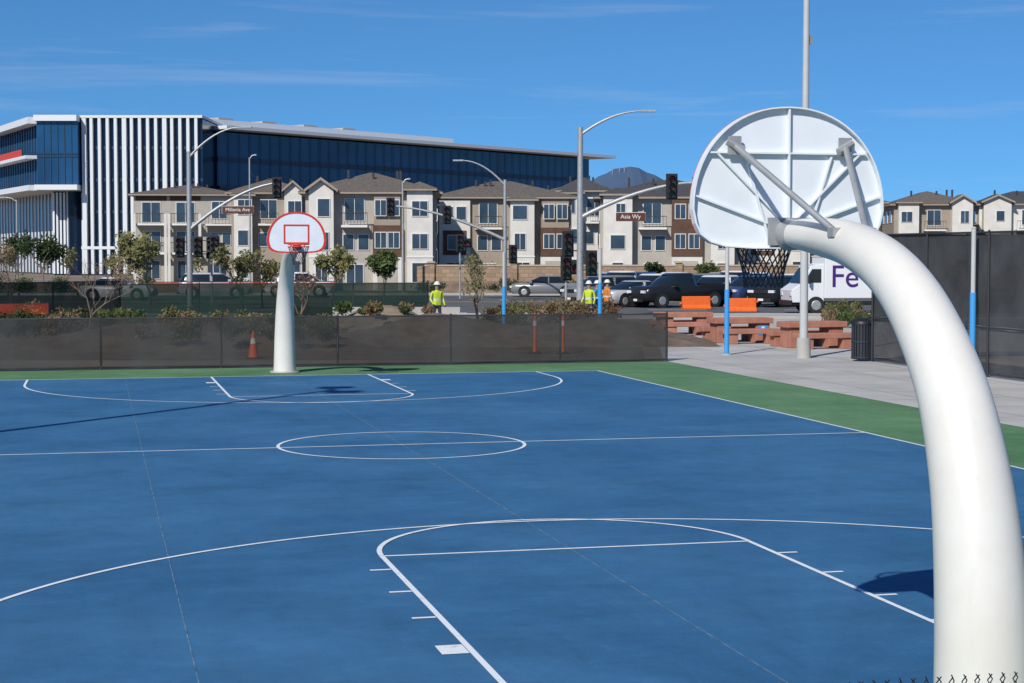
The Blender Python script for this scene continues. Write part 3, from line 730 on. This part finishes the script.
# ------------------------------------------------------------------ construction strip
gscr=mesh_screen('windscreen_green',(.012,.030,.024),.9)
rail_fence('construction_fence',(bx(-20,66),66),(bx(120,72),72),1.75,3,gscr,(1.75,))
rail_fence('construction_fence',(bx(120,72),72),(bx(428,75),75),1.62,3,gscr,(1.62,))
onet=mesh_screen('orange_netting',(.55,.07,.03),.40)
rail_fence('safety_netting',(bx(-20,57),57),(bx(48,58),58),1.2,2.4,onet,(1.2,),postr=.015,screens=[(.85,1.2,onet)])
rail_fence('safety_netting',(bx(150,88),88),(bx(335,90),90),1.45,2.4,onet,(1.45,),postr=.015,screens=[(1.1,1.45,onet)])
b=B(); b.box('wall',concrete,bx(285,74),bx(460,74),74,74.35,0,.6); b.make('planter_wall')

def cone(X,Y,h):
    b=B(); b.box('base',black,-.18*h/.7,.18*h/.7,-.18*h/.7,.18*h/.7,0,.035); b.tube('body',orange,[(0,0,.036),(0,0,h)],[.135*h/.7,.03],18)
    b.tube('collar',trimw,[(0,0,h*.55),(0,0,h*.75)],[.081*h/.7,.058*h/.7],18); b.make('traffic_cone',(X,Y,.006),0,smooth=('body',))
def delin(X,Y):
    b=B(); b.tube('base',rubber,[(0,0,0),(0,0,.06)],[.2,.16],12); b.tube('body',orange,[(0,0,.06),(0,0,1.1)],[.06,.045],12); b.tube('band',trimw,[(0,0,.8),(0,0,.95)],.056,12); b.tube('grip',orange,[(0,0,1.1),(0,0,1.16)],[.02,.05],8)
    b.make('traffic_delineator',(X,Y,.006),0,smooth=('body',))
cone(bx(253,47.3),47.3,.74); delin(bx(535,49.5),49.5); delin(bx(563,49.5),49.5)
def wbar(X,Y,rz,m=orange):
    b=B(); b.prism('body',m,[(-.28,0),(.28,0),(.28,.1),(.14,.22),(.1,.68),(-.1,.68),(-.14,.22),(-.28,.1)],-.75,.75,'x')
    b.tube('lugs',m,[(-.76,0,.3),(-.88,0,.3)],.07,8); b.tube('lugs',m,[(.76,0,.5),(.88,0,.5)],.07,8); b.make('water_filled_barrier',(X,Y,.006),rz,bevel=.03)
for px,d,rz in ((741,86,.1),(696,90,.2),(600,112,.3)): wbar(bx(px,d),d,rz)

def ptable(X,Y,rz,sq=False):
    b=B()
    b.box('table_top',terra,-1.0,1.0,-.42,.42,.62,.80)
    for x in (-.66,.66): b.box('pedestals',terra,x-.24,x+.24,-.34,.34,0,.618)
    for s in (-1,1):
        b.box('bench_seat',terra,-1.0,1.0,s*.92-.22,s*.92+.22,.32,.48)
        for x in (-.68,.68): b.box('bench_legs',terra,x-.2,x+.2,s*.92-.17,s*.92+.17,0,.318)
    if sq: b.box('access_sign',blueP,.50,.82,-.352,-.344,.25,.57); b.box('access_plate',trimw,.6,.72,-.358,-.353,.3,.52)
    b.make('picnic_table',(X,Y,.006),rz,bevel=.02)
ptable(bx(740,56),56,.25,True); ptable(bx(683,61.5),61.5,.15); ptable(bx(812,53),53,.3)
b=B(); b.tube('liner',black,[(0,0,.05),(0,0,.98)],.25,20)
for k in range(22): a=2*math.pi*k/22; b.box('slats',M('bin_slats',(.03,.035,.045),.5),-.02,.02,.262,.282,.06,.98,a)
for z in (.08,.5,.96): b.tube('hoops',MATS['bin_slats'],[(0,0,z),(0,0,z+.04)],.29,24)
b.tube('lid',black,[(0,0,1.0),(0,0,1.06),(0,0,1.14)],[.31,.29,.14],24); b.make('litter_bin',(bx(862.5,46.2),46.2,.006),0,smooth=('lid','liner'))

# ------------------------------------------------------------------ vehicles
def wheels(b,L_,wb,wd,r=.34):
    for x in (-wb/2,wb/2):
        for s in (-1,1):
            b.tube('tyres',rubber,[(x,s*(wd/2-.22),r),(x,s*(wd/2+.01),r)],r,20)
            b.tube('hubs',steel,[(x,s*(wd/2+.012),r),(x,s*(wd/2+.03),r)],[r*.62,r*.5],12)
def loft(b,part,m,secs):
    V=[];F=[];n_=0
    for (z,x0,x1,hw) in secs:
        c=min(.32,hw*.35); ring=[(x0,-hw+c),(x0+c*.35,-hw+c*.3),(x0+c,-hw),(x1-c,-hw),(x1-c*.35,-hw+c*.3),(x1,-hw+c),(x1,hw-c),(x1-c*.35,hw-c*.3),(x1-c,hw),(x0+c,hw),(x0+c*.35,hw-c*.3),(x0,hw-c)]
        n_=len(ring); V+=[(x,y,z) for x,y in ring]
    k=len(secs)
    for i in range(k-1):
        for j in range(n_): F.append((i*n_+j,i*n_+(j+1)%n_,(i+1)*n_+(j+1)%n_,(i+1)*n_+j))
    F.append(tuple(range(n_))[::-1]); F.append(tuple((k-1)*n_+j for j in range(n_)))
    b.add(part,m,V,F)
def car(px,d,kind,paint,rz,name='parked_car'):
    b=B(); dk=black
    lens=M('headlamp',(.6,.62,.62),.2); tail=M('tail_lamp',(.4,.01,.01),.3)
    if kind=='sedan':
        Ln,wd,wb=4.7,1.82,2.75
        loft(b,'body',paint,[(.22,-2.2,2.2,.82),(.4,-2.33,2.33,.90),(.68,-2.34,2.33,.91),(.86,-2.28,2.2,.88),(.93,-2.15,1.9,.84)])
        loft(b,'glazing',carglass,[(.93,-1.75,1.25,.80),(1.15,-1.42,.82,.73),(1.36,-1.0,.35,.62)])
        loft(b,'roof',paint,[(1.362,-1.02,.37,.63),(1.42,-.85,.15,.55)])
    elif kind=='suv':
        Ln,wd,wb=4.7,1.9,2.8
        loft(b,'body',paint,[(.28,-2.2,2.2,.86),(.45,-2.33,2.33,.94),(.85,-2.34,2.32,.95),(1.02,-2.3,2.15,.92),(1.08,-2.28,1.5,.9)])
        loft(b,'glazing',carglass,[(1.08,-2.22,1.35,.86),(1.35,-2.1,.95,.80),(1.58,-1.92,.55,.72)])
        loft(b,'roof',paint,[(1.582,-1.98,.57,.73),(1.67,-1.8,.3,.66)])
    elif kind=='pickup':
        Ln,wd,wb=5.6,1.98,3.5
        loft(b,'body',paint,[(.38,-2.6,2.65,.9),(.55,-2.78,2.78,.98),(.95,-2.8,2.78,.99),(1.1,-2.78,2.6,.97),(1.16,-.75,2.3,.94)])
        loft(b,'glazing',carglass,[(1.16,-.78,1.5,.88),(1.5,-.68,1.05,.8),(1.75,-.6,.7,.74)])
        loft(b,'roof',paint,[(1.752,-.62,.72,.75),(1.84,-.5,.5,.68)])
        b.box('bed_rails',paint,-2.75,-.8,-.98,-.86,1.1,1.28); b.box('bed_rails',paint,-2.75,-.8,.86,.98,1.1,1.28); b.box('bed_rails',paint,-2.79,-2.7,-.855,.855,1.1,1.28)
        b.box('bed_floor',dk,-2.69,-.8,-.855,.855,1.1,1.13)
    r=.34 if kind=='sedan' else .38
    for x in (-wb/2,wb/2):
        for s in (-1,1): b.tube('arches',dk,[(x,s*(wd/2-.25),r+.03),(x,s*(wd/2+.004),r+.03)],r+.07,20)
    wheels(b,Ln,wb,wd+.02,r)
    hb=.68 if kind=='sedan' else .86
    xf=Ln/2-.02 if kind!='pickup' else 2.77
    for s in (-1,1):
        b.box('headlamps',lens,xf-.14,xf+.03,s*.62-.18,s*.62+.18,hb-.07,hb+.07)
        b.box('tail_lamps',tail,-xf-.02,-xf+.12,s*.68-.14,s*.68+.14,hb-.05,hb+.16)
        b.box('mirrors',paint,.85,1.05,s*(wd/2+.08)-.1,s*(wd/2+.08)+.1,hb+.25,hb+.4)
        b.box('pillars',paint,-.30,-.22,s*.70-.08 if kind=='sedan' else s*.78-.06,s*.70+.09 if kind=='sedan' else s*.78+.07,hb+.24,(1.36 if kind=='sedan' else 1.58)-.02)
    b.box('bumpers',dk,xf-.05,xf+.05,-.6,.6,.32,.5); b.box('bumpers',dk,-xf-.05,-xf+.05,-.7,.7,.32,.48)
    b.box('number_plate',trimw,-xf-.065,-xf-.052,-.16,.16,.55,.68); b.box('number_plate',trimw,xf+.052,xf+.06,-.16,.16,.36,.48)
    b.box('grille',dk,xf-.02,xf+.035,-.4,.4,hb-.1,hb+.08)
    b.make(name,(bx(px,d),d,.006),rz,smooth=('body','glazing','roof','tyres','arches'))
P=lambda n_,c,me=.3: M('paint_'+n_,c,.25,me)
wht=P('white',(.72,.72,.72),0); blk=P('black',(.022,.024,.028)); gry=P('grey',(.20,.205,.21),.1); sil=P('silver',(.48,.49,.50),.1); nav=P('navy',(.03,.055,.14),.1); rd=P('red',(.3,.02,.02)); tan=P('tan',(.35,.31,.25),.1)
row=[(602,97,'suv',gry,-2.5),(632,95,'sedan',sil,-2.45),(678,94,'pickup',blk,-2.6),(715,98,'suv',wht,-2.1),(752,97,'suv',nav,-2.4),(781,95,'suv',blk,-2.2),
(622,107,'pickup',wht,-2.3),(652,106,'suv',wht,-2.2),(700,107,'suv',gry,-2.2),(735,108,'pickup',wht,-2.4),(768,108,'sedan',sil,-2.2),(793,107,'suv',wht,-2.1),
(610,116,'suv',sil,-1.9),(640,116,'suv',nav,-1.9),(672,116,'suv',wht,-1.9),(720,116,'suv',tan,-1.9),(757,116,'suv',wht,-1.9),(808,114,'suv',blk,-1.9)]
for a in row: car(*a)
car(215,112,'suv',sil,.15); car(118,108,'sedan',wht,0); car(545,117,'sedan',gry,3.1); car(830,116,'suv',nav,.1); car(940,108,'suv',gry,.2); car(300,116,'suv',wht,0)
b=B(); 
b.box('cargo_box',wht,-3.0,1.6,-1.08,1.08,.75,2.72); b.box('roof_cap',trimw,-3.03,1.63,-1.1,1.1,2.72,2.78)
b.prism('cab',wht,[(1.605,.55),(3.15,.55),(3.2,1.15),(2.75,1.45),(2.25,2.3),(1.605,2.42)],-1.0,1.0)
b.add('windscreen',carglass,[(2.77,-.88,1.5),(2.77,.88,1.5),(2.3,.82,2.22),(2.3,-.82,2.22),(2.80,-.88,1.5),(2.80,.88,1.5),(2.33,.82,2.22),(2.33,-.82,2.22)],[(0,1,2,3),(4,5,6,7),(0,1,5,4),(1,2,6,5),(2,3,7,6),(3,0,4,7)])
for s in (-1,1): b.prism('side_window',carglass,[(1.75,1.5),(2.6,1.5),(2.2,2.15),(1.75,2.15)],s*1.004,s*1.016)
b.box('chassis',black,-2.95,3.1,-.9,.9,.42,.56); b.box('bumper',black,3.14,3.26,-1,1,.4,.65)
wheels(b,6,4.0,2.1,.42)
for s in (-1,1): b.box('headlamps',MATS['headlamp'],3.12,3.22,s*.75-.15,s*.75+.15,.85,1.05); b.box('mirrors',black,2.35,2.45,s*1.25-.1,s*1.25+.1,1.45,1.85)
dT=84
e=b.make('delivery_truck',(bx(850,dT),dT,.006),math.pi+.12,bevel=.03)
purple=M('purple_livery',(.06,.015,.16),.4)
text(e,'Fe',(.62,1.09,1.75),1.5,purple,math.pi,.012)
# worker figures ---------------------------------------------------------------
def person(X,Y,rz,vest,arms):
    pm=bpy.data.materials.new('workwear'); pm.use_nodes=True; n,l=nodes_of(pm); q=n['Principled BSDF']; q.inputs['Roughness'].default_value=.8
    tc=n.new('ShaderNodeTexCoord'); sp=n.new('ShaderNodeSeparateXYZ'); l.new(tc.outputs['Object'],sp.inputs[0])
    rp=n.new('ShaderNodeValToRGB'); rp.color_ramp.interpolation='CONSTANT'; mr=n.new('ShaderNodeMath'); mr.operation='MULTIPLY'; mr.inputs[1].default_value=.5; l.new(sp.outputs['Z'],mr.inputs[0]); l.new(mr.outputs[0],rp.inputs['Fac'])
    cr=rp.color_ramp; cr.elements[0].color=(.03,.02,.015,1); cr.elements[1].position=.06; cr.elements[1].color=(.03,.04,.07,1)
    for p,c in ((.46,vest),(.55,(.6,.6,.55)),(.58,vest),(.74,(.35,.2,.14))): e=cr.elements.new(p); e.color=(*c,1)
    l.new(rp.outputs['Color'],q.inputs['Base Color'])
    J={'pel':((0,0,.95),.14),'ab':((0,0,1.12),.135),'ch':((0,0,1.33),.165),'nk':((0,0,1.5),.06),'hd':((0,-.02,1.60),.085),'ht':((0,-.01,1.72),.085),
       'lh':((.1,0,.88),.095),'lk':((.12,-.03,.5),.065),'la':((.13,.03,.09),.045),'lt':((.14,-.14,.04),.04),
       'rh':((-.1,0,.88),.095),'rk':((-.13,.02,.5),.065),'ra':((-.15,.10,.09),.045),'rt':((-.16,-.06,.04),.04),
       'ls':((.2,0,1.42),.06),'le':(arms[0],.045),'lw':(arms[1],.03),'lhn':(arms[2],.032),'rs':((-.2,0,1.42),.06),'re':(arms[3],.045),'rw':(arms[4],.03),'rhn':(arms[5],.032)}
    E=[('pel','ab'),('ab','ch'),('ch','nk'),('nk','hd'),('hd','ht'),('pel','lh'),('lh','lk'),('lk','la'),('la','lt'),('pel','rh'),('rh','rk'),('rk','ra'),('ra','rt'),('ch','ls'),('ls','le'),('le','lw'),('lw','lhn'),('ch','rs'),('rs','re'),('re','rw'),('rw','rhn')]
    ks=list(J); me=bpy.data.meshes.new('body'); me.from_pydata([J[k][0] for k in ks],[(ks.index(a),ks.index(c)) for a,c in E],[]); me.materials.append(pm)
    o=bpy.data.objects.new('body',me); COL.objects.link(o)
    o.modifiers.new('s','SKIN'); ss=o.modifiers.new('ss','SUBSURF'); ss.levels=2; ss.render_levels=2
    for i,k in enumerate(ks): me.skin_vertices[0].data[i].radius=(J[k][1],J[k][1]*.85); 
    me.skin_vertices[0].data[0].use_root=True
    b=B(); b.tube('hard_hat',trimw,[(0,-.01,1.70),(0,-.01,1.715),(0,-.01,1.72),(0,-.01,1.79),(0,-.01,1.83)],[.15,.15,.118,.10,.04],16)
    e=b.make('construction_worker',(X,Y,.0),rz,smooth=('hard_hat',)); o.parent=e
a1=[(.27,.02,1.14),(.28,-.1,.92),(.28,-.14,.84),(-.27,.02,1.14),(-.24,-.16,.98),(-.2,-.24,.96)]
for px,d,rz,v_ in ((437,66,.5,(.50,.62,.04)),(589,68,-.6,(.48,.60,.04)),(597,69,1.1,(.05,.2,.4)),(607,71,2.0,(.6,.2,.03))):
    person(bx(px,d),d,rz,v_,a1)

# ------------------------------------------------------------------ world, sun, camera
sdir=Vector((1.92,3.65,-3.35)).normalized()
el=math.asin(-sdir.z); az=math.atan2(-sdir.x,-sdir.y)
w=bpy.data.worlds.new('World'); scene.world=w; w.use_nodes=True
n,l=w.node_tree.nodes,w.node_tree.links
bg=n['Background']; sk=n.new('ShaderNodeTexSky'); sk.sky_type='NISHITA'; sk.sun_disc=False
sk.sun_elevation=el; sk.sun_rotation=az; sk.air_density=1.0; sk.dust_density=0.1; sk.ozone_density=5.0; sk.altitude=1500
tc=n.new('ShaderNodeTexCoord')
ad=n.new('ShaderNodeVectorMath'); ad.operation='ADD'; ad.inputs[1].default_value=(0,0,.085); l.new(tc.outputs['Generated'],ad.inputs[0])
nm_=n.new('ShaderNodeVectorMath'); nm_.operation='NORMALIZE'; l.new(ad.outputs[0],nm_.inputs[0]); l.new(nm_.outputs[0],sk.inputs['Vector'])
ti=n.new('ShaderNodeMix'); ti.data_type='RGBA'; ti.blend_type='MULTIPLY'; ti.inputs[0].default_value=1; ti.inputs[7].default_value=(.46,.82,1.02,1); l.new(sk.outputs['Color'],ti.inputs[6])
mp=n.new('ShaderNodeMapping'); mp.inputs['Scale'].default_value=(2.0,2.0,30); mp.inputs['Rotation'].default_value=(0,.10,0)
l.new(tc.outputs['Generated'],mp.inputs['Vector'])
ns=n.new('ShaderNodeTexNoise'); ns.inputs['Scale'].default_value=1.9; ns.inputs['Detail'].default_value=9; ns.inputs['Roughness'].default_value=.6; ns.inputs['Distortion'].default_value=.4; l.new(mp.outputs['Vector'],ns.inputs['Vector'])
rp=n.new('ShaderNodeValToRGB'); rp.color_ramp.elements[0].position=.55; rp.color_ramp.elements[1].position=.85; rp.color_ramp.elements[1].color=(.30,.30,.30,1); l.new(ns.outputs['Fac'],rp.inputs['Fac'])
mx=n.new('ShaderNodeMix'); mx.data_type='RGBA'; mx.inputs[7].default_value=(6,6.4,7,1); l.new(rp.outputs['Color'],mx.inputs[0]); l.new(ti.outputs[2],mx.inputs[6])
l.new(mx.outputs[2],bg.inputs['Color']); bg.inputs['Strength'].default_value=.105
sd=bpy.data.lights.new('sun','SUN'); sd.energy=4.6; sd.angle=R(.53); sd.color=(1,.955,.88)
so=bpy.data.objects.new('sun',sd); COL.objects.link(so); so.rotation_euler=sdir.to_track_quat('-Z','Y').to_euler(); so.location=(0,0,50)

cd=bpy.data.cameras.new('camera'); cam=bpy.data.objects.new('camera',cd); COL.objects.link(cam)
cd.sensor_width=36; cd.lens=F0/1024*36; cd.clip_end=30000; cd.clip_start=.05
cam.location=(0,0,CH); cam.rotation_euler=(R(90)-.050,0,0)
scene.camera=cam
scene.view_settings.view_transform='Standard'; scene.view_settings.look='None'; scene.view_settings.exposure=0
